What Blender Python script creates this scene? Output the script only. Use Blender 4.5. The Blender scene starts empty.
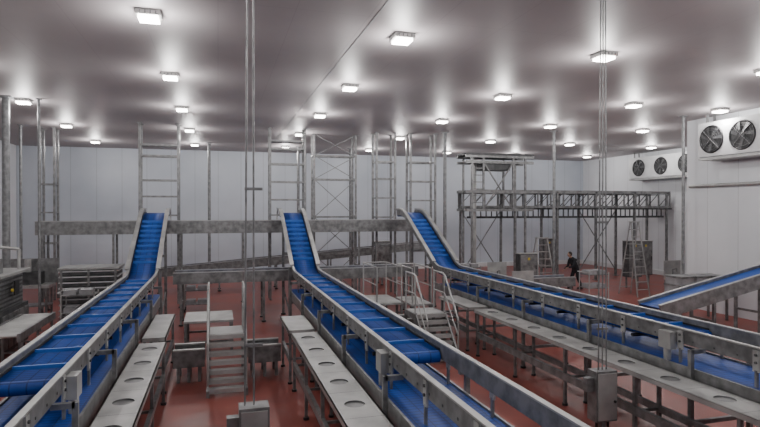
import bpy, math, random
from mathutils import Vector, Matrix
random.seed(4)
CAMZ=3.5; CEIL=6.7
# ------------------------------------------------------------ materials
def nm(name):
    m=bpy.data.materials.new(name); m.use_nodes=True
    nt=m.node_tree; b=nt.nodes['Principled BSDF']
    return m,nt,b
def noisy(name,c1,c2,scale=3,rough=(.35,.55),metal=0.,bump=0.,stretch=(1,1,1),spec=.5):
    m,nt,b=nm(name)
    tc=nt.nodes.new('ShaderNodeTexCoord'); mp=nt.nodes.new('ShaderNodeMapping'); mp.inputs['Scale'].default_value=stretch
    nz=nt.nodes.new('ShaderNodeTexNoise'); nz.inputs['Scale'].default_value=scale; nz.inputs['Detail'].default_value=5
    cr=nt.nodes.new('ShaderNodeValToRGB')
    cr.color_ramp.elements[0].position=.35; cr.color_ramp.elements[1].position=.65
    cr.color_ramp.elements[0].color=(*c1,1); cr.color_ramp.elements[1].color=(*c2,1)
    mr=nt.nodes.new('ShaderNodeMapRange'); mr.inputs[3].default_value=rough[0]; mr.inputs[4].default_value=rough[1]
    L=nt.links
    L.new(tc.outputs['Object'],mp.inputs[0]); L.new(mp.outputs[0],nz.inputs['Vector'])
    L.new(nz.outputs['Fac'],cr.inputs[0]); L.new(cr.outputs[0],b.inputs['Base Color'])
    L.new(nz.outputs['Fac'],mr.inputs[0]); L.new(mr.outputs[0],b.inputs['Roughness'])
    b.inputs['Metallic'].default_value=metal
    b.inputs['Specular IOR Level'].default_value=spec
    if bump:
        bp=nt.nodes.new('ShaderNodeBump'); bp.inputs['Strength'].default_value=bump
        L.new(nz.outputs['Fac'],bp.inputs['Height']); L.new(bp.outputs[0],b.inputs['Normal'])
    return m
def seamed(name,c1,c2,axis,pitch,rough=(.35,.5),seam=.02,seamdark=.45,scale=.4,axis2=None,pitch2=1,spec=.5):
    m=noisy(name,c1,c2,scale,rough,spec=spec)
    nt=m.node_tree; b=nt.nodes['Principled BSDF']; L=nt.links
    tc=[n for n in nt.nodes if n.type=='TEX_COORD'][0]
    sp=nt.nodes.new('ShaderNodeSeparateXYZ'); L.new(tc.outputs['Object'],sp.inputs[0])
    def mask(ax,pt):
        d=nt.nodes.new('ShaderNodeMath'); d.operation='DIVIDE'; d.inputs[1].default_value=pt; L.new(sp.outputs[ax],d.inputs[0])
        f=nt.nodes.new('ShaderNodeMath'); f.operation='FRACT'; L.new(d.outputs[0],f.inputs[0])
        l=nt.nodes.new('ShaderNodeMath'); l.operation='LESS_THAN'; l.inputs[1].default_value=seam/pt; L.new(f.outputs[0],l.inputs[0])
        return l
    k=mask(axis,pitch)
    if axis2 is not None:
        k2=mask(axis2,pitch2); mx=nt.nodes.new('ShaderNodeMath'); mx.operation='MAXIMUM'
        L.new(k.outputs[0],mx.inputs[0]); L.new(k2.outputs[0],mx.inputs[1]); k=mx
    mix=nt.nodes.new('ShaderNodeMix'); mix.data_type='RGBA'; mix.blend_type='MULTIPLY'
    src=b.inputs['Base Color'].links[0].from_socket
    L.new(k.outputs[0],mix.inputs['Factor']); L.new(src,mix.inputs['A']); mix.inputs['B'].default_value=(seamdark,seamdark,seamdark,1)
    L.new(mix.outputs['Result'],b.inputs['Base Color'])
    return m
STEEL=noisy('brushed_steel',(.13,.132,.134),(.25,.253,.255),6,(.32,.5),.45)
STEELD=noisy('dull_steel',(.045,.047,.05),(.10,.102,.105),5,(.4,.6),.4)
STEELL=noisy('bright_steel_sheet',(.28,.283,.278),(.42,.422,.415),2.5,(.32,.48),.35)
BELT=seamed('blue_belt',(.006,.040,.22),(.009,.062,.32),1,.085,(.45,.6),.016,.5,1.5,0,.17,.35)
BELTX=seamed('blue_belt_cross',(.007,.045,.22),(.010,.065,.31),0,.10,(.45,.6),.012,.55,1.5,spec=.35)
CLEAT=noisy('blue_cleat',(.014,.085,.36),(.022,.12,.46),4,(.35,.5))
DARK=noisy('dark_rubber',(.008,.008,.010),(.02,.02,.022),6,(.4,.6))
WHITEP=noisy('white_enamel',(.52,.53,.54),(.62,.63,.64),2,(.35,.5))
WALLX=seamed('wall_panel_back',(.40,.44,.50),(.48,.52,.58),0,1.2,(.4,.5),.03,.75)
WALLY=seamed('wall_panel_side',(.60,.62,.65),(.68,.70,.73),1,1.2,(.4,.5),.03,.78)
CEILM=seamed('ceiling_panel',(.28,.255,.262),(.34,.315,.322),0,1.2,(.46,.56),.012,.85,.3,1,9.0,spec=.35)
FLOORM=noisy('red_resin_floor',(.155,.032,.025),(.25,.062,.047),.9,(.3,.52),0,.03,spec=.4)
GALV=noisy('galvanised',(.13,.135,.14),(.24,.245,.25),8,(.4,.6),.4)
m,nt,b=nm('lamp_lens'); b.inputs['Base Color'].default_value=(.9,.9,.9,1)
b.inputs['Emission Color'].default_value=(1,.96,.90,1); b.inputs['Emission Strength'].default_value=18; LENS=m
CLOTH=noisy('dark_overalls',(.006,.007,.010),(.014,.016,.02),8,(.8,.95))
SKIN=noisy('skin',(.30,.17,.12),(.36,.21,.15),10,(.5,.6))
HAIR=noisy('hair',(.01,.008,.006),(.02,.015,.012),30,(.6,.7))
YEL=noisy('yellow_label',(.55,.4,.03),(.6,.45,.05),5)
GRAYT=noisy('grey_tray',(.20,.20,.21),(.30,.30,.31),4,(.4,.6))

# ------------------------------------------------------------ builder
class B:
    def __init__(s): s.v=[];s.f=[];s.m=[];s.sm=[];s.mats=[]
    def mi(s,m):
        if m not in s.mats: s.mats.append(m)
        return s.mats.index(m)
    def add(s,vs,fs,m,smooth=False):
        o=len(s.v); s.v+= [tuple(p) for p in vs]; k=s.mi(m)
        for f in fs: s.f.append([i+o for i in f]); s.m.append(k); s.sm.append(smooth)
    def box(s,x0,x1,y0,y1,z0,z1,m):
        vs=[(x,y,z) for z in (z0,z1) for y in (y0,y1) for x in (x0,x1)]
        s.add(vs,[(0,2,3,1),(4,5,7,6),(0,1,5,4),(2,6,7,3),(0,4,6,2),(1,3,7,5)],m)
    def beam(s,p,q,w,h,m):
        p=Vector(p);q=Vector(q);d=(q-p).normalized()
        up=Vector((0,0,1)) if abs(d.z)<.95 else Vector((0,1,0))
        a=d.cross(up).normalized(); u=a.cross(d).normalized()
        vs=[]
        for c in (p,q):
            for i,j in ((-1,-1),(1,-1),(1,1),(-1,1)): vs.append(c+a*(i*w/2)+u*(j*h/2))
        s.add(vs,[(0,3,2,1),(4,5,6,7),(0,1,5,4),(1,2,6,5),(2,3,7,6),(3,0,4,7)],m)
    def cyl(s,p,q,r,m,n=10,r2=None):
        p=Vector(p);q=Vector(q);d=(q-p).normalized(); r2=r if r2 is None else r2
        up=Vector((0,0,1)) if abs(d.z)<.95 else Vector((0,1,0))
        a=d.cross(up).normalized(); u=a.cross(d).normalized(); vs=[]
        for c,rr in ((p,r),(q,r2)):
            for i in range(n):
                t=2*math.pi*i/n; vs.append(c+a*(rr*math.cos(t))+u*(rr*math.sin(t)))
        s.add(vs,[(i,(i+1)%n,n+(i+1)%n,n+i) for i in range(n)],m,True)
        s.add(vs[:n],[tuple(range(n))[::-1]],m); s.add(vs[n:],[tuple(range(n))],m)
    def pipe(s,pts,r,m,n=8):
        for a,b2 in zip(pts,pts[1:]): s.cyl(a,b2,r,m,n)
    def ring(s,c,axis,R,r,m,n=24,k=6):
        c=Vector(c); ax=Vector(axis).normalized()
        up=Vector((0,0,1)) if abs(ax.z)<.9 else Vector((0,1,0))
        a=ax.cross(up).normalized(); u=a.cross(ax).normalized(); vs=[];fs=[]
        for i in range(n):
            t=2*math.pi*i/n; rad=a*math.cos(t)+u*math.sin(t)
            for j in range(k):
                w=2*math.pi*j/k; vs.append(c+rad*(R+r*math.cos(w))+ax*(r*math.sin(w)))
        for i in range(n):
            for j in range(k):
                fs.append((i*k+j,((i+1)%n)*k+j,((i+1)%n)*k+(j+1)%k,i*k+(j+1)%k))
        s.add(vs,fs,m,True)
    def ribbon(s,path,x0,x1,lo,hi,m,smooth=False,swap=False):
        n=len(path); nor=[]
        for i in range(n):
            a=path[max(0,i-1)]; c=path[min(n-1,i+1)]
            d=Vector((c[0]-a[0],c[1]-a[1])).normalized(); nor.append(Vector((-d.y,d.x)))
        vs=[]
        for i,(y,z) in enumerate(path):
            for off in (lo,hi):
                for x in (x0,x1):
                    yy=y+nor[i].x*off; zz=z+nor[i].y*off
                    vs.append((yy,x,zz) if swap else (x,yy,zz))
        fs=[(0,1,3,2)]
        for i in range(n-1):
            a=i*4;c=a+4
            fs+=[(a,a+2,c+2,c),(a+1,c+1,c+3,a+3),(a+2,a+3,c+3,c+2),(a,c,c+1,a+1)]
        e=(n-1)*4; fs.append((e,e+2,e+3,e+1))
        s.add(vs,fs,m,smooth)
    def holeplate(s,cx,cy,hx,hy,z,t,r,m,m2,n=24):
        top=[];circ=[]
        for i in range(n):
            a=2*math.pi*(i+.5)/n; c,sn=math.cos(a),math.sin(a)
            k=min(hx/abs(c),hy/abs(sn)); top.append((cx+c*k,cy+sn*k,z)); circ.append((cx+c*r,cy+sn*r,z))
        for sx in(-1,1):
            for sy in(-1,1):
                C=(cx+sx*hx,cy+sy*hy,z); i=min(range(n),key=lambda i:(top[i][0]-C[0])**2+(top[i][1]-C[1])**2); top[i]=C
        s.add(top+circ,[(i,(i+1)%n,n+(i+1)%n,n+i) for i in range(n)],m)
        low=[(x,y,z-.02) for x,y,_ in circ]
        s.add(circ+low,[(i,n+i,n+(i+1)%n,(i+1)%n) for i in range(n)],m2,True)
        s.add(low,[tuple(range(n))],m2)
    def build(s,name,bevel=0,recalc=True):
        me=bpy.data.meshes.new(name); me.from_pydata(s.v,[],s.f)
        for m in s.mats: me.materials.append(m)
        for p,k,sm in zip(me.polygons,s.m,s.sm): p.material_index=k; p.use_smooth=sm
        me.update()
        ob=bpy.data.objects.new(name,me); bpy.context.scene.collection.objects.link(ob)
        if bevel:
            md=ob.modifiers.new('bevel','BEVEL'); md.width=bevel; md.segments=2; md.limit_method='ANGLE'
        return ob
# ------------------------------------------------------------ room shell
def slab(name,x0,x1,y0,y1,z0,z1,m):
    b=B(); b.box(x0,x1,y0,y1,z0,z1,m); return b.build(name)
YB=31.8; XL=-9.6; XR=23.0; XR1=16.3; YC=16.5; Y0=-2.5
slab('floor',XL-.2,XR+.2,Y0-.2,YB+.2,-.2,0,FLOORM)
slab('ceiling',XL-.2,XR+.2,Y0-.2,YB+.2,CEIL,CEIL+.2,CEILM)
slab('wall_back',XL-.2,XR+.2,YB,YB+.2,0,CEIL,WALLX)
slab('wall_left',XL-.2,XL,Y0,YB,0,CEIL,WALLY)
slab('wall_right',XR,XR+.2,YC,YB,0,CEIL,WALLY)
slab('wall_right_cold_room',XR1,XR+.2,Y0,YC,0,CEIL,WALLY)
slab('wall_front',XL-.2,XR1,Y0-.2,Y0,0,CEIL,WALLX)
slab('baseboard_back',XL,XR,YB-.12,YB,0,.25,WHITEP)
slab('baseboard_right',XR-.12,XR,YC,YB-.12,0,.25,WHITEP)
slab('baseboard_left',XL,XL+.12,Y0,YB-.12,0,.25,WHITEP)
slab('trim_1',2.50,2.53,Y0,YB,CEIL-.008,CEIL,GRAYT)
b=B(); b.cyl((XR1-.08,2,4.34),(XR1-.08,YC-.2,4.34),.06,STEELL)
for y in (3,6,9,12,15): b.box(XR1-.1,XR1,y-.03,y+.03,4.28,4.4,STEEL)
b.build('wall_pipe')
# ------------------------------------------------------------ lamps
lb=B(); lb.box(-.19,.19,-.19,.19,-.08,0,STEELL); lb.box(-.155,.155,-.155,.155,-.13,-.08,LENS)
for k in(-.12,-.04,.04,.12): lb.box(k-.01,k+.01,-.20,.20,-.07,-.02,STEEL)
lob=lb.build('ceiling_light'); first=True
cols=[-5.4,-1.07,3.25,7.6,11.95,16.1,20.8]; rows=[1.2,5.5,9.83,14.1,18.5,23.3,28.4]
for y in rows:
    for x in cols:
        if x>16 and y<16: 
            if x>17: continue
            x=15.2
        ob=lob if first else bpy.data.objects.new('ceiling_light',lob.data)
        if not first: bpy.context.scene.collection.objects.link(ob)
        first=False
        ob.location=(x,y,CEIL)
        ld=bpy.data.lights.new('lamp','POINT'); ld.energy=104; ld.shadow_soft_size=.14; ld.color=(1,.97,.95)
        lo=bpy.data.objects.new('lamp_glow',ld); bpy.context.scene.collection.objects.link(lo)
        lo.parent=ob; lo.location=(0,0,-.38)
# ------------------------------------------------------------ main conveyors
def main_conveyor(xc,side):
    b=B(); hw=.34
    path=[(7.1,1.6),(16.3,1.6),(16.7,1.62),(17.05,1.72),(17.35,1.9),(19.7,3.17),(20.05,3.33),(20.4,3.4),(20.95,3.4)]
    b.ribbon(path,xc-hw,xc+hw,-.025,0,BELT,True)
    b.ribbon(path,xc-hw,xc+hw,-.15,-.13,BELT,True)
    b.cyl((xc-hw,7.1,1.52),(xc+hw,7.1,1.52),.08,BELT,16)
    b.cyl((xc-hw,20.98,3.32),(xc+hw,20.98,3.32),.08,BELT,16)
    b.cyl((xc-hw-.1,7.1,1.52),(xc+hw+.1,7.1,1.52),.03,STEEL,10)
    y=7.6
    while y<16.2:
        b.box(xc-hw+.03,xc+hw-.03,y-.02,y+.02,1.6,1.645,CLEAT); y+=.85
    n=9
    for i in range(n):
        t=(i+.5)/n; yy=17.35+(19.7-17.35)*t; zz=1.9+(3.17-1.9)*t
        d=Vector((0,2.35,1.27)).normalized(); nrm=Vector((0,-d.z,d.y))
        c=Vector((xc,yy,zz))+nrm*.03
        b.beam(c-Vector((hw-.03,0,0)),c+Vector((hw-.03,0,0)),.02,.07,CLEAT)
    for sx in(-1,1):
        a,c=sorted((xc+sx*(hw+.015),xc+sx*(hw+.045)))
        b.ribbon([(1.2,1.6)]+path,a,c,-.11,.1,STEEL)
        a,c=sorted((xc+sx*(hw+.0),xc+sx*(hw+.07)))
        b.ribbon([(1.2,1.6)]+path,a,c,.1,.12,STEELL)
        a,c=sorted((xc+sx*(hw+.0),xc+sx*(hw+.12)))
        b.ribbon(path[3:],a,c,.12,.16,STEELL)
        a,c=sorted((xc+sx*(hw-.0),xc+sx*(hw+.015)))
        b.ribbon(path,a,c,-.02,.03,DARK)
        x=xc+sx*(hw+.07)
        b.pipe([(x,20.95,3.5),(x,21.15,3.46),(x,21.25,3.3),(x,21.25,3.15)],.025,STEELL)
        for k in range(12):
            y=1.9+k*1.25
            x=xc+sx*(hw+.055)
            b.box(x-.012,x+.012,y-.05,y+.05,1.40,1.68,STEELL)
            b.cyl((x,y,1.62),(x+sx*.03,y,1.62),.018,STEELD,8); b.cyl((x,y,1.52),(x+sx*.03,y,1.52),.018,STEELD,8)
            b.box(x-.015,x+.015,y-.02,y+.02,1.2,1.42,STEEL)
        # hold-down strip and fasteners along the plate
        for k in range(40):
            y=1.5+k*.37; b.box(xc+sx*(hw+.045)-.005,xc+sx*(hw+.045)+.005,y-.012,y+.012,1.54,1.565,STEELD)
        for k in range(8):
            y=8+k*1.1; b.cyl((xc,y,1.38),(xc+sx*hw,y,1.38),.03,DARK,10)
    l0,l1=(xc-.54,xc+.42) if side<0 else (xc-.42,xc+.54)
    b.box(l0,l1,1.2,16.4,1.17,1.2,BELT); b.box(l0,l1,1.2,16.4,1.0,1.02,BELT)
    b.cyl((l0,16.4,1.1),(l1,16.4,1.1),.1,BELT,16); b.cyl((l0,1.2,1.1),(l1,1.2,1.1),.1,BELT,16)
    for x in(l0-.02,l1+.02): b.box(x-.015,x+.015,1.2,16.4,.98,1.225,STEEL)
    for k in range(7):
        y=1.9+k*2.3
        if k*2.3+1.9>16: break
        for x in (l0-.06,l1+.06):
            b.box(x-.03,x+.03,y-.03,y+.03,.03,1.5,STEEL); b.cyl((x,y,0),(x,y,.04),.06,DARK,10)
            xx=xc+(hw+.03)*(1 if x>xc else -1)
            b.box(min(x,xx),max(x,xx),y-.03,y+.03,1.44,1.5,STEEL)
        b.box(l0-.06,l1+.06,y-.025,y+.025,.42,.48,STEEL)
        b.box(l0-.06,l1+.06,y-.025,y+.025,.9,.96,STEEL)
    for x in (l0-.06,l1+.06): b.box(x-.025,x+.025,1.9,15.7,.42,.48,STEEL)
    x=xc+side*(hw+.05)
    b.box(min(x,x+side*.12),max(x,x+side*.12),6.98,7.22,1.38,1.64,STEELL)
    b.cyl((x+side*.06,7.1,1.38),(x+side*.06,7.1,1.14),.055,STEELL,14)
    for x in (xc-hw-.09,xc+hw+.09):
        b.box(x-.04,x+.04,19.0,19.08,.03,2.78,STEEL); b.cyl((x,19.04,0),(x,19.04,.04),.08,DARK)
        b.box(x-.04,x+.04,17.2,17.28,.03,1.75,STEEL); b.cyl((x,17.24,0),(x,17.24,.04),.08,DARK)
        b.beam((x,17.3,.35),(x,19.0,.9),.04,.04,STEEL)
    b.box(xc-hw-.1,xc+hw+.1,19.02,19.06,2.0,2.08,STEEL)
    return b.build('cleated_belt_conveyor')
XC=[-2.03,2.53,7.1]
for xc,s in zip(XC,(1,-1,-1)): main_conveyor(xc,s)
# ------------------------------------------------------------ boning tables
def table(x0,x1,y0,y1,z=1.1,holes=True):
    b=B(); n=max(1,round((y1-y0)/.9)); st=(y1-y0)/n; cx=(x0+x1)/2; hx=(x1-x0)/2
    for i in range(n):
        cy=y0+st*(i+.5)
        if holes: b.holeplate(cx,cy,hx,st/2-.004,z,.03,.13,STEELL,STEEL)
        else: b.box(x0,x1,cy-st/2,cy+st/2,z-.01,z,STEELL)
    b.box(x0+.02,x1-.02,y0+.02,y1-.02,z-.06,z-.03,STEELD)
    for x in(x0,x1-.02): b.box(x,x+.02,y0,y1,z-.07,z+(.0),STEELL)
    for y in(y0,y1-.02): b.box(x0,x1,y,y+.02,z-.07,z-.002,STEELL)
    k=max(1,round((y1-y0)/1.7)); ys=[y0+.12+(y1-y0-.24)*i/k for i in range(k+1)]
    for y in ys:
        for x in (x0+.05,x1-.05):
            b.box(x-.025,x+.025,y-.025,y+.025,.03,z-.05,STEEL); b.cyl((x,y,0),(x,y,.04),.05,DARK,8)
        b.box(x0+.05,x1-.05,y-.02,y+.02,.48,.52,STEEL)
    b.box(x0+.02,x0+.08,y0+.1,y1-.1,.45,.58,STEEL)
    b.box(x1-.08,x1-.02,y0+.1,y1-.1,.45,.55,STEEL)
    return b.build('boning_table')
table(-1.385,-.90,1.6,10.9); table(-1.385,-.95,11.3,13.8,1.1,False)
table(1.36,1.885,1.6,11.0); table(1.34,1.885,11.25,12.8,1.1,False)
table(5.92,6.455,1.6,12.4); table(5.90,6.455,12.7,14.6,1.1,False)
table(3.25,3.8,12.6,15.6,1.1,False)
# ------------------------------------------------------------ stairs
def stairs(x0,w,y0,zt=1.0,n=7,run=.85):
    b=B(); x1=x0+w
    for x in(x0,x1):
        b.beam((x,y0,.08),(x,y0+run,zt-.02),.04,.16,STEEL)
        b.box(x-.02,x+.02,y0+run,y0+run+.75,zt-.14,zt,STEEL)
        b.box(x-.03,x+.03,y0+run+.68,y0+run+.74,.0,zt-.1,STEEL)
        b.box(x-.03,x+.03,y0+run-.03,y0+run+.03,.0,zt-.1,STEEL)
        b.box(x-.03,x+.03,y0-.05,y0+.06,.0,.14,STEEL)
        b.pipe([(x,y0+.02,.1),(x,y0+.02,.98),(x,y0+.1,1.08),(x,y0+run-.05,zt+.9),(x,y0+run+.1,zt+.95),(x,y0+run+.7,zt+.95),(x,y0+run+.7,zt-.1)],.022,STEELL)
        b.pipe([(x,y0+.02,.6),(x,y0+run,zt+.48),(x,y0+run+.7,zt+.48)],.016,STEELL)
        b.pipe([(x,y0+run,zt-.1),(x,y0+run,zt+.92)],.02,STEELL)
    for i in range(n):
        z=zt*(i+1)/(n+.0)-.03; y=y0+run*i/n
        for k in range(4): b.box(x0,x1,y+k*.045,y+k*.045+.02,z,z+.03,STEELL)
        b.box(x0,x1,y-.01,y+.01,z-.05,z+.035,STEELL)
        for k in range(8):
            x=x0+w*(k+.5)/8; b.box(x-.008,x+.008,y,y+.15,z,z+.025,STEELL)
    b.box(x0,x1,y0+run,y0+run+.74,zt-.03,zt,STEELL)
    return b.build('access_stairs')
stairs(-.19,.70,10.95); stairs(4.55,.75,11.9,1.0)
def beamduct(x0,x1,y,name='low_cross_conveyor'):
    b=B()
    for yy in(y,y+.55):
        b.box(x0,x1,yy-.03,yy+.03,.30,.66,STEEL); b.box(x0,x1,yy-.05,yy+.05,.64,.67,STEELL)
    b.box(x0+.02,x1-.02,y+.03,y+.52,.5,.53,STEELD)
    n=max(2,int((x1-x0)/1.2))
    for i in range(n+1):
        x=x0+.1+(x1-x0-.2)*i/n
        for yy in(y,y+.55): b.box(x-.03,x+.03,yy-.03,yy+.03,0,.32,STEEL)
    return b.build(name)
beamduct(-.88,-.27,12.05); beamduct(.6,1.28,12.05); beamduct(3.9,5.82,13.9)
def platform(x0,x1,y0,y1,z,rail=False):
    b=B(); b.box(x0,x1,y0,y1,z-.05,z,STEELL)
    for x in(x0+.04,x1-.04):
        for y in(y0+.04,y1-.04): b.box(x-.03,x+.03,y-.03,y+.03,0,z-.05,STEEL)
    for z2 in(.35,): 
        b.box(x0,x1,y0+.02,y0+.06,z2,z2+.05,STEEL); b.box(x0,x1,y1-.06,y1-.02,z2,z2+.05,STEEL)
    if rail:
        for x in(x0+.04,x1-.04):
            for y in(y0+.04,y1-.04): b.cyl((x,y,z),(x,y,z+1),.02,STEELL,8)
            b.cyl((x,y0+.04,z+1),(x,y1-.04,z+1),.02,STEELL,8); b.cyl((x,y0+.04,z+.5),(x,y1-.04,z+.5),.015,STEELL,8)
        b.cyl((x0+.04,y1-.04,z+1),(x1-.04,y1-.04,z+1),.02,STEELL,8)
    return b.build('work_platform')
platform(-.78,.35,13.9,15.2,.88)
platform(4.2,5.0,15.0,16.6,.9,True); platform(5.2,5.85,14.9,16.4,.85,True)
platform(8.3,9.3,12.5,14.2,.7)
# ------------------------------------------------------------ cross conveyors
def cross_conv(name,x0,z0,x1,z1,y0,y1,depth=.3,legx=None,belt=True):
    b=B(); P=[(x0,z0),(x1,z1)]
    if belt: b.ribbon(P,y0,y1,-.03,0,BELTX,swap=True)
    for y in(y0,y1): b.ribbon(P,y-.03,y+.03,-depth,.07,STEEL,swap=True); b.ribbon(P,y-.045,y+.045,.07,.09,STEELL,swap=True)
    n=legx or max(2,int((x1-x0)/2.2))
    for i in range(n+1):
        t=(i+.05)/(n+.1) if n else 0; x=x0+.1+(x1-x0-.2)*t; z=z0+(z1-z0)*(x-x0)/(x1-x0)-depth+.02
        for y in(y0,y1):
            b.box(x-.035,x+.035,y-.035,y+.035,.03,z+.1,STEEL); b.cyl((x,y,0),(x,y,.04),.07,DARK,8)
        b.box(x-.025,x+.025,y0,y1,z*.5-.03,z*.5+.03,STEEL)
    return b.build(name)
cross_conv('cross_belt_conveyor',-1.3,1.52,6.5,1.52,17.95,18.75,.26,3)
cross_conv('elevated_takeaway_conveyor',-5.9,3.03,7.7,3.03,21.35,22.05,.38,6)
cross_conv('inclined_takeaway_conveyor',-2.6,.95,10.0,1.95,25.2,25.9,.28,5)
cross_conv('infeed_incline_conveyor',11.0,.95,16.1,2.0,12.0,12.75,.3,3)
cross_conv('side_belt_conveyor',8.9,1.0,12.4,1.0,17.6,18.3,.25,2)
# ------------------------------------------------------------ hanging support towers
def tower(x0,x1,y,ztop,zb,rungs,dep=.5,diag=False,name='ceiling_hung_frame'):
    b=B()
    for x in(x0,x1):
        for yy in(y,y+dep):
            b.box(x-.04,x+.04,yy-.04,yy+.04,zb,ztop,STEEL); b.box(x-.1,x+.1,yy-.1,yy+.1,ztop-.02,ztop,STEEL)
        for z in rungs: b.box(x-.02,x+.02,y,y+dep,z-.02,z+.02,STEEL)
    for yy in (y,y+dep):
        for z in rungs: b.box(x0,x1,yy-.025,yy+.025,z-.03,z+.03,STEEL)
    if diag:
        zs=[zb]+sorted(rungs)+[ztop]
        for i,(a,c) in enumerate(zip(zs,zs[1:])):
            b.beam((x0,y,a),(x1,y,c),.03,.03,STEEL); b.beam((x1,y,a),(x0,y,c),.03,.03,STEEL)
    return b.build(name)
tower(-2.75,-1.42,22.2,CEIL,0,[3.3,4.0,4.6,5.5,5.9],.5)
tower(1.95,3.3,22.2,CEIL,0,[3.3,3.9,4.6,5.3,5.9,6.2],.5)
tower(3.9,5.7,23.6,CEIL,0,[1.6,3.2,4.8,5.8],.6,True)
tower(6.3,7.1,22.4,CEIL,0,[2,3.2,4.0,4.8,5.5],.6)
tower(7.75,8.85,22.3,CEIL,0,[2,3.0,3.9,4.7,5.5],.5)
tower(-6.6,-6.1,24.5,CEIL,0,[2.2,3.4,4.5],.5)
def post(x,y,r,name='steel_column'):
    b=B(); b.cyl((x,y,0),(x,y,CEIL),r,GALV,14); b.box(x-r*1.8,x+r*1.8,y-r*1.8,y+r*1.8,0,.03,GALV); b.box(x-r*1.8,x+r*1.8,y-r*1.8,y+r*1.8,CEIL-.03,CEIL,GALV)
    return b.build(name)
post(-5.75,18.2,.10); post(-7.1,24,.05); post(-.4,28,.07); post(3.9,28.5,.07); post(6.6,28.5,.07); post(9.0,21.6,.07); post(15.25,15.6,.05)
post(-4.95,18.3,.035); post(13.1,20.0,.06)
# ------------------------------------------------------------ overhead rail structure (right)
b=B(); xa,xb=11.3,22.6
for y in(24.0,25.4):
    b.box(xa,xb,y-.05,y+.05,4.32,4.46,STEEL); b.box(xa,xb,y-.04,y+.04,3.6,3.7,STEEL)
    n=16
    for i in range(n+1):
        x=xa+(xb-xa)*i/n; b.box(x-.03,x+.03,y-.03,y+.03,3.65,4.4,STEEL)
        if i<n: b.beam((x,y,3.66),(x+(xb-xa)/n,y,4.36),.03,.03,STEELD)
    for x in (11.4,13.6,15.9,18.1,20.4,22.4):
        b.box(x-.05,x+.05,y-.05,y+.05,0,4.4,STEEL); b.box(x-.12,x+.12,y-.12,y+.12,0,.03,STEEL)
for i in range(40):
    x=xa+.15+(xb-xa-.3)*i/39; b.box(x-.03,x+.03,23.7,25.7,3.52,3.6,STEELD); b.box(x-.02,x+.02,24.4,24.45,3.15,3.55,STEELD)
b.box(xa,xb,24.4,24.46,3.1,3.2,STEELD)
b.box(xa,xb,24.0,25.4,4.28,4.3,STEELD)
for x0,x1 in((11.4,13.6),(18.1,20.4)):
    b.beam((x0,25.4,.3),(x1,25.4,3.5),.04,.04,STEEL); b.beam((x1,25.4,.3),(x0,25.4,3.5),.04,.04,STEEL)
b.build('overhead_rail_gantry')
b=B()
for x in(10.6,11.15,12.6,13.2):
    for y in(22.4,23.3): b.box(x-.04,x+.04,y-.04,y+.04,(0 if x in(10.6,13.2) else 3.5),5.9,STEEL)
for z in(3.5,4.3,5.6,5.85):
    for y in(22.4,23.3): b.box(10.3,13.6,y-.05,y+.05,z-.06,z+.06,STEEL)
    for x in(10.6,11.15,12.6,13.2): b.box(x-.03,x+.03,22.4,23.3,z-.04,z+.04,STEEL)
for i in range(6): b.box(10.6,11.15,22.38,22.42,3.8+i*.3,3.84+i*.3,STEEL)
b.box(11.2,12.5,22.5,23.2,5.25,5.55,STEELD); b.box(10.3,13.6,22.3,23.4,5.9,5.98,STEELD)
b.beam((11.15,22.4,3.5),(12.6,22.4,5.6),.05,.05,STEEL); b.beam((12.6,22.4,3.5),(11.15,22.4,5.6),.05,.05,STEEL)
b.cyl((11.0,23.0,0),(11.0,23.0,5.9),.09,STEELL,12); b.build('carcass_lift_tower')
# ------------------------------------------------------------ evaporators
def evaporator(xw,yc,fans,dy,z=5.8,R=.43):
    b=B(); L=dy*fans; y0=yc-L/2;y1=yc+L/2; xf=xw-.9
    b.box(xf+.1,xw-.02,y0,y1,z-.58,z+.58,WHITEP); b.box(xf+.02,xf+.1,y0+.03,y1-.03,z-.55,z+.55,WHITEP)
    b.box(xf+.05,xw-.1,y0,y1,z-.66,z-.58,STEELL)
    for yy in(y0+.1,y1-.1): b.box(xf+.3,xf+.36,yy-.03,yy+.03,z+.58,CEIL,STEEL); b.box(xw-.3,xw-.24,yy-.03,yy+.03,z+.58,CEIL,STEEL)
    for i in range(fans):
        c=Vector((xf,y0+dy*(i+.5),z))
        b.cyl(c+Vector((.03,0,0)),c+Vector((.01,0,0)),R,DARK,32)
        b.ring(c,(1,0,0),R,.03,DARK,32,6)
        for rr in(.12,.2,.28,.36): b.ring(c-Vector((.05,0,0)),(1,0,0),rr*R/.43,.005,STEELD,28,4)
        for k in range(7):
            a=2*math.pi*k/7; r=R*.93
            p=c+Vector((-.005,math.cos(a)*.09,math.sin(a)*.09)); q=c+Vector((-.005,math.cos(a+.35)*r,math.sin(a+.35)*r))
            t=Vector((.0,-math.sin(a+.2),math.cos(a+.2)))*.06
            b.add([p-t*.6,q-t,q+t+Vector((-.02,0,0)),p+t*.6+Vector((-.02,0,0))],[(0,1,2,3)],STEELD)
        b.cyl(c+Vector((-.03,0,0)),c,.1,STEELD,14)
        for k in range(4):
            a=math.pi/4+math.pi/2*k; b.cyl(c+Vector((-.05,0,0)),c+Vector((-.03,math.cos(a)*R,math.sin(a)*R)),.008,STEEL,5)
    return b.build('evaporator_fan_unit')
evaporator(XR1,13.5,3,1.12); evaporator(XR,24.1,3,1.6)
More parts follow.
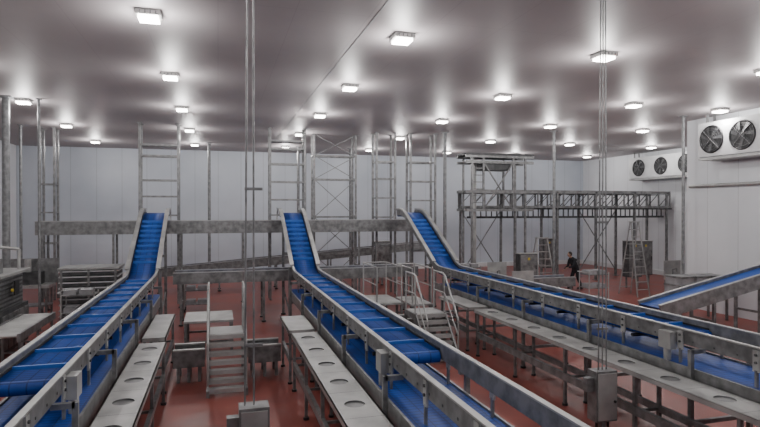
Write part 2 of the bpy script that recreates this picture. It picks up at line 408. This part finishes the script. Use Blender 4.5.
# ------------------------------------------------------------ hanging control stations
def drop(x,y,zb,zt,w=.34,rods=(-.07,.0,.07)):
    b=B(); b.box(x-.14,x+.14,y-.1,y+.1,CEIL-.03,CEIL,STEEL)
    for r in rods: b.cyl((x+r,y,zt),(x+r*.6,y,CEIL),.010,STEEL,8)
    b.box(x-w/2,x+w/2,y-.11,y+.11,zb,zt,STEEL); b.box(x-w/2+.02,x+w/2-.02,y-.13,y-.11,zb+.03,zt-.03,STEELL)
    b.cyl((x+w/2-.06,y-.15,zb+.3),(x+w/2-.06,y-.13,zb+.3),.02,DARK,8)
    for k in(-.1,0,.1): b.cyl((x+k,y,zb-.12),(x+k,y,zb),.02,DARK,8)
    b.box(x-.14-w/2+.02,x-w/2,y-.05,y+.05,zt-.3,zt-.1,STEEL)
    b.box(x-.04,x+.04,y-.04,y+.04,.02,zb,STEEL); b.box(x-.15,x+.15,y-.15,y+.15,0,.02,STEEL)
    for z in(zt+.6,zt+2.2): b.box(x-.09,x+.09,y-.012,y+.012,z,z+.03,STEEL)
    return b.build('ceiling_hung_control_box')
drop(.35,5.9,.9,1.5,.30,(-.09,.0)); drop(5.55,7.2,.35,1.1,.36)
# ------------------------------------------------------------ left machines
b=B(); b.box(-6.0,-4.75,14.6,16.6,.15,1.15,STEELD); b.box(-5.9,-4.85,14.7,16.5,1.15,1.95,STEEL)
b.box(-6.05,-4.7,14.55,16.65,1.93,2.0,STEELL)
for i in range(7): b.box(-4.85,-4.82,14.8,16.4,1.2+i*.1,1.24+i*.1,STEELD)
for i in range(7): b.box(-5.8,-4.95,14.66,14.7,1.2+i*.1,1.24+i*.1,STEELD)
for i in range(5): b.box(-4.75,-4.72,14.7+i*.38,15.02+i*.38,.25,1.05,STEEL)
for i in range(3): b.box(-5.95+i*.4,-5.6+i*.4,14.57,14.6,.25,1.05,STEEL)
for x in(-5.9,-4.85):
    for y in(14.7,16.5): b.cyl((x,y,0),(x,y,.16),.05,DARK)
b.cyl((-5.4,15.5,2.0),(-5.4,15.5,2.6),.12,STEEL,14); b.box(-5.2,-4.9,15.0,15.3,2.0,2.35,STEEL)
b.box(-4.72,-4.68,15.4,15.7,1.45,1.8,DARK); b.cyl((-4.70,15.2,1.6),(-4.66,15.2,1.6),.04,YEL,10)
b.pipe([(-4.9,16.4,1.9),(-4.9,16.4,2.5),(-5.4,16.0,2.6),(-5.9,15.5,2.3)],.04,STEELL)
b.build('vacuum_packing_machine',.006)
b=B()
for x in(-4.6,-3.9): b.box(x-.03,x+.03,13.0,15.6,.82,.98,STEEL)
for i in range(26): b.cyl((-4.58,13.05+i*.1,.93),(-3.92,13.05+i*.1,.93),.035,STEELL,10)
for y in(13.2,14.3,15.4):
    for x in(-4.6,-3.9): b.box(x-.025,x+.025,y-.025,y+.025,0,.84,STEEL)
    b.box(-4.6,-3.9,y-.02,y+.02,.3,.34,STEEL)
b.build('roller_table')
b=B()
for i in range(9):
    z=.15+i*.17; b.box(-4.6,-3.0,19.0,20.0,z,z+.12,STEELD); b.box(-4.63,-2.97,18.97,20.03,z+.10,z+.135,WHITEP if i>4 else GRAYT)
for x in(-4.55,-3.8,-3.05):
    b.box(x-.03,x+.03,18.94,18.98,0,1.72,STEEL); b.box(x-.03,x+.03,20.04,20.08,0,1.72,STEEL)
b.box(-4.65,-2.95,18.93,20.08,1.68,1.74,STEELL)
b.build('tray_rack')
b=B()
b.box(-6.5,-5.1,20.9,21.0,1.1,1.9,STEEL); b.box(-6.4,-5.2,20.2,21.0,1.0,1.1,STEELL)
for x in(-6.3,-5.3):
    for y in(20.3,20.9): b.box(x-.03,x+.03,y-.03,y+.03,0,1.0,STEEL)
b.box(-6.2,-5.5,20.4,20.9,1.1,1.5,STEELD); b.cyl((-5.9,20.6,1.5),(-5.9,20.6,1.9),.1,STEELL,12); b.box(-6.35,-5.25,20.3,20.9,.4,.45,STEEL)
b.build('sealing_machine')
def trolley(x,y,shelves=3,w=.8,d=.55,h=1.3):
    b=B()
    for sx in(-1,1):
        for sy in(-1,1):
            px,py=x+sx*w/2,y+sy*d/2
            b.cyl((px,py,.12),(px,py,h),.02,STEELL,8); b.cyl((px-.02,py,.06),(px+.02,py,.06),.06,DARK,12); b.cyl((px,py,.06),(px,py,.14),.015,STEEL,6)
    for i in range(shelves):
        z=.25+(h-.35)*i/(shelves-1); b.box(x-w/2,x+w/2,y-d/2,y+d/2,z,z+.03,STEEL)
        for k in range(2): b.box(x-w/2+.05+k*w*.47,x-w/2+.03+(k+.85)*w*.47,y-d/2+.05,y+d/2-.05,z+.03,z+.16,GRAYT)
    b.pipe([(x-w/2,y-d/2,h),(x-w/2-.08,y-d/2,h),(x-w/2-.08,y+d/2,h),(x-w/2,y+d/2,h)],.018,STEELL)
    return b.build('shelf_trolley')
trolley(-3.6,16.9); trolley(-5.3,24.0); trolley(2.9-3.6,20.5); trolley(9.6,20.6); trolley(12.9,17.2)
# ------------------------------------------------------------ right items
b=B(); b.box(13.6,15.6,14.0,14.9,.75,.8,STEELL)
for x in(13.7,15.5):
    for y in(14.1,14.8): b.box(x-.03,x+.03,y-.03,y+.03,0,.75,STEEL)
for i in range(3):
    x=13.7+i*.62
    b.box(x,x+.55,14.1,14.75,.8,1.15,GRAYT); b.box(x-.02,x+.57,14.08,14.77,1.12,1.17,STEEL)
    b.box(x+.02,x+.53,14.12,14.73,1.17,1.4,GRAYT); b.box(x,x+.55,14.1,14.75,1.38,1.43,STEEL)
b.build('crate_table')
def cabinet(x,y,z0,z1,w,d,name='electrical_cabinet',legs_=True):
    b=B(); b.box(x-w/2,x+w/2,y-d/2,y+d/2,z0,z1,STEELD); b.box(x-w/2+.03,x+w/2-.03,y-d/2-.02,y-d/2,z0+.03,z1-.03,STEEL)
    b.box(x+w/2-.09,x+w/2-.06,y-d/2-.05,y-d/2-.02,(z0+z1)/2-.08,(z0+z1)/2+.08,DARK)
    b.box(x-.05,x+.05,y-d/2-.03,y-d/2-.02,z1-.25,z1-.15,YEL)
    if z0>.05:
        for s in(-1,1): b.box(x+s*(w/2-.05)-.03,x+s*(w/2-.05)+.03,y-.03,y+.03,0,z0,STEEL)
    b.box(x-w/2-.02,x+w/2+.02,y-d/2-.04,y+d/2,z1,z1+.03,STEELL)
    return b.build(name,.004)
cabinet(12.2,20.6,.6,1.7,.8,.35); cabinet(17.6,27.5,.3,1.9,.8,.4); cabinet(17.9,21.2,.5,2.1,.7,.4); cabinet(19.6,22.5,.4,2.0,.8,.4); cabinet(8.0,27.5,.2,1.9,.9,.4)
cabinet(21.2,20.2,.3,1.8,1.0,.4)
def sink(x,y):
    b=B(); b.box(x-.4,x+.4,y-.25,y+.25,.75,.8,STEELL); b.box(x-.35,x+.35,y-.2,y+.2,.5,.76,STEEL); b.box(x-.4,x+.4,y+.22,y+.25,.8,1.5,STEELL)
    b.pipe([(x,y+.2,.8),(x,y+.2,1.15),(x,y,1.2),(x,y,1.08)],.02,STEEL)
    for s in(-1,1):
        for t in(-1,1): b.box(x+s*.36-.025,x+s*.36+.025,y+t*.2-.025,y+t*.2+.025,0,.76,STEEL)
    return b.build('hand_wash_station')
sink(10.3,19.3); sink(17.3,18.0); sink(9.6,16.2)
def ladder(x,y,h,w=.55,spread=.9):
    b=B(); ww=w/2; M=STEELL
    for s in(-1,1):
        b.beam((x+s*ww,y-spread/2,.0),(x+s*ww*.6,y-.03,h),.05,.03,M); b.beam((x+s*ww,y+spread/2,0),(x+s*ww*.6,y+.03,h),.04,.03,M)
    n=int(h/.28)
    for i in range(1,n):
        t=i/n; yy=y-spread/2*(1-t); k=ww*(1-.4*t); b.box(x-k,x+k,yy-.03,yy+.04,h*t-.015,h*t+.015,M)
        if i%2: b.box(x-k,x+k,y+spread/2*(1-t)-.01,y+spread/2*(1-t)+.01,h*t-.015,h*t+.015,M)
    b.box(x-ww*.65,x+ww*.65,y-.1,y+.1,h-.01,h+.03,M)
    for s in(-1,1): b.beam((x+s*ww*.75,y-spread*.22,h*.55),(x+s*ww*.75,y+spread*.22,h*.55),.015,.02,M)
    return b.build('step_ladder')
ladder(14.35,22.9,2.2,.9); ladder(16.4,19.3,3.0,.6,1.1)
# ------------------------------------------------------------ worker
def skinmesh(name,pts,edges,rad,root,sub=2):
    me=bpy.data.meshes.new(name); me.from_pydata(pts,edges,[]); ob=bpy.data.objects.new(name,me)
    bpy.context.scene.collection.objects.link(ob)
    md=ob.modifiers.new('s','SKIN'); sv=me.skin_vertices[0].data
    for i,r in enumerate(rad):
        sv[i].radius=(r if isinstance(r,tuple) else (r,r)); sv[i].use_root=(i==root)
    s2=ob.modifiers.new('sub','SUBSURF'); s2.levels=sub; s2.render_levels=sub
    return ob
emp=bpy.data.objects.new('factory_worker',None); bpy.context.scene.collection.objects.link(emp)
pts=[(0,0,.88),(-.05,0,1.03),(-.13,0,1.2),(-.19,0,1.33),(-.24,0,1.41),
 (-.01,.10,.82),(-.14,.13,.46),(-.08,.14,.10),(-.25,.15,.05),
 (.01,-.10,.82),(.04,-.12,.46),(.22,-.13,.12),(.08,-.14,.05),
 (-.18,.19,1.28),(-.22,.25,1.02),(-.42,.20,.86),
 (-.18,-.19,1.28),(-.28,-.25,1.03),(-.50,-.19,.98)]
edges=[(0,1),(1,2),(2,3),(3,4),(0,5),(5,6),(6,7),(7,8),(0,9),(9,10),(10,11),(11,12),(3,13),(13,14),(14,15),(3,16),(16,17),(17,18)]
rad=[.15,.145,.165,.12,.06,.10,.075,.055,.045,.10,.075,.055,.045,.075,.055,.038,.075,.055,.038]
body=skinmesh('body',pts,edges,rad,0); body.data.materials.append(CLOTH); body.parent=emp
hb=B(); hc=Vector((-.31,0,1.53))
def ell(b,c,r,m,n=16,k=12,fn=None):
    vs=[];fs=[]
    for i in range(k+1):
        ph=math.pi*i/k
        for j in range(n):
            t=2*math.pi*j/n; p=Vector((math.sin(ph)*math.cos(t),math.sin(ph)*math.sin(t),math.cos(ph)))
            q=Vector((p.x*r[0],p.y*r[1],p.z*r[2])); 
            if fn: q=fn(p,q)
            vs.append(c+q)
    for i in range(k):
        for j in range(n): fs.append((i*n+j,(i+1)*n+j,(i+1)*n+(j+1)%n,i*n+(j+1)%n))
    b.add(vs,fs,m,True)
ell(hb,hc,(.098,.076,.118),SKIN,20,14,lambda p,q: Vector((q.x,q.y*(1-.25*max(0,-p.z)),q.z)))
ell(hb,hc+Vector((.018,0,.022)),(.102,.083,.112),HAIR)
ell(hb,hc+Vector((-.102,0,-.012)),(.02,.012,.022),SKIN,8,6)
for s in(-1,1):
    ell(hb,hc+Vector((-.088,s*.03,.012)),(.012,.014,.009),WHITEP,8,6); ell(hb,hc+Vector((-.098,s*.03,.012)),(.004,.006,.006),DARK,8,6)
    ell(hb,hc+Vector((.0,s*.082,-.005)),(.018,.01,.03),SKIN,8,6)
ell(hb,hc+Vector((-.088,0,-.058)),(.01,.024,.006),noisy('lips',(.3,.1,.09),(.35,.12,.1)),8,6)
hb.cyl((-.225,0,1.38),(-.29,0,1.47),.055,SKIN,12)
h=hb.build('head'); h.parent=emp
def hand(w,d,side):
    w=Vector(w); d=Vector(d).normalized(); lat=Vector((0,1,0)); dn=Vector((0,0,-1))
    pal=w+d*.085
    hs=skinmesh('palm',[tuple(w),tuple(w+d*.045),tuple(pal)],[(0,1),(1,2)],[(.026,.022),(.036,.018),(.036,.016)],0,1)
    hs.data.materials.append(SKIN); hs.parent=emp
    for i,(o,L) in enumerate(((-.03,.062),(-.01,.072),(.01,.068),(.03,.052))):
        a=pal-d*.01+lat*o; c=a+d*L*.5+dn*.008; e=c+d*L*.3+dn*.02; g=e+d*L*.12+dn*.02
        f=skinmesh('finger_%d'%(i+1),[tuple(a),tuple(c),tuple(e),tuple(g)],[(0,1),(1,2),(2,3)],[.0095,.009,.008,.007],0,1)
        f.data.materials.append(SKIN); f.parent=emp
    a=w+d*.03-lat*side*.03; c=a+d*.03-lat*side*.03; e=c+d*.03-lat*side*.008
    f=skinmesh('thumb',[tuple(a),tuple(c),tuple(e)],[(0,1),(1,2)],[.012,.010,.009],0,1); f.data.materials.append(SKIN); f.parent=emp
hand((-.425,.198,.857),(-.8,0,-.55),1); hand((-.505,-.188,.978),(-.95,.1,-.2),-1)
bb=B()
for (x,y) in((-.17,.145),(.14,-.135)):
    bb.box(x-.15,x+.13,y-.05,y+.05,0,.035,DARK); bb.box(x-.13,x+.10,y-.045,y+.045,.035,.09,DARK)
bo=bb.build('boots',.015); bo.parent=emp
emp.location=(15.25,21.6,0)
# ------------------------------------------------------------ world, camera
w=bpy.data.worlds.new('world'); bpy.context.scene.world=w; w.use_nodes=True
w.node_tree.nodes['Background'].inputs[0].default_value=(.5,.55,.6,1); w.node_tree.nodes['Background'].inputs[1].default_value=.05
cd=bpy.data.cameras.new('camera'); cd.sensor_width=36; cd.lens=26.67; cd.clip_end=200
cam=bpy.data.objects.new('camera',cd); bpy.context.scene.collection.objects.link(cam)
cam.location=(0,0,CAMZ); cam.rotation_euler=(math.radians(90-.36),0,math.radians(-16.05))
bpy.context.scene.camera=cam
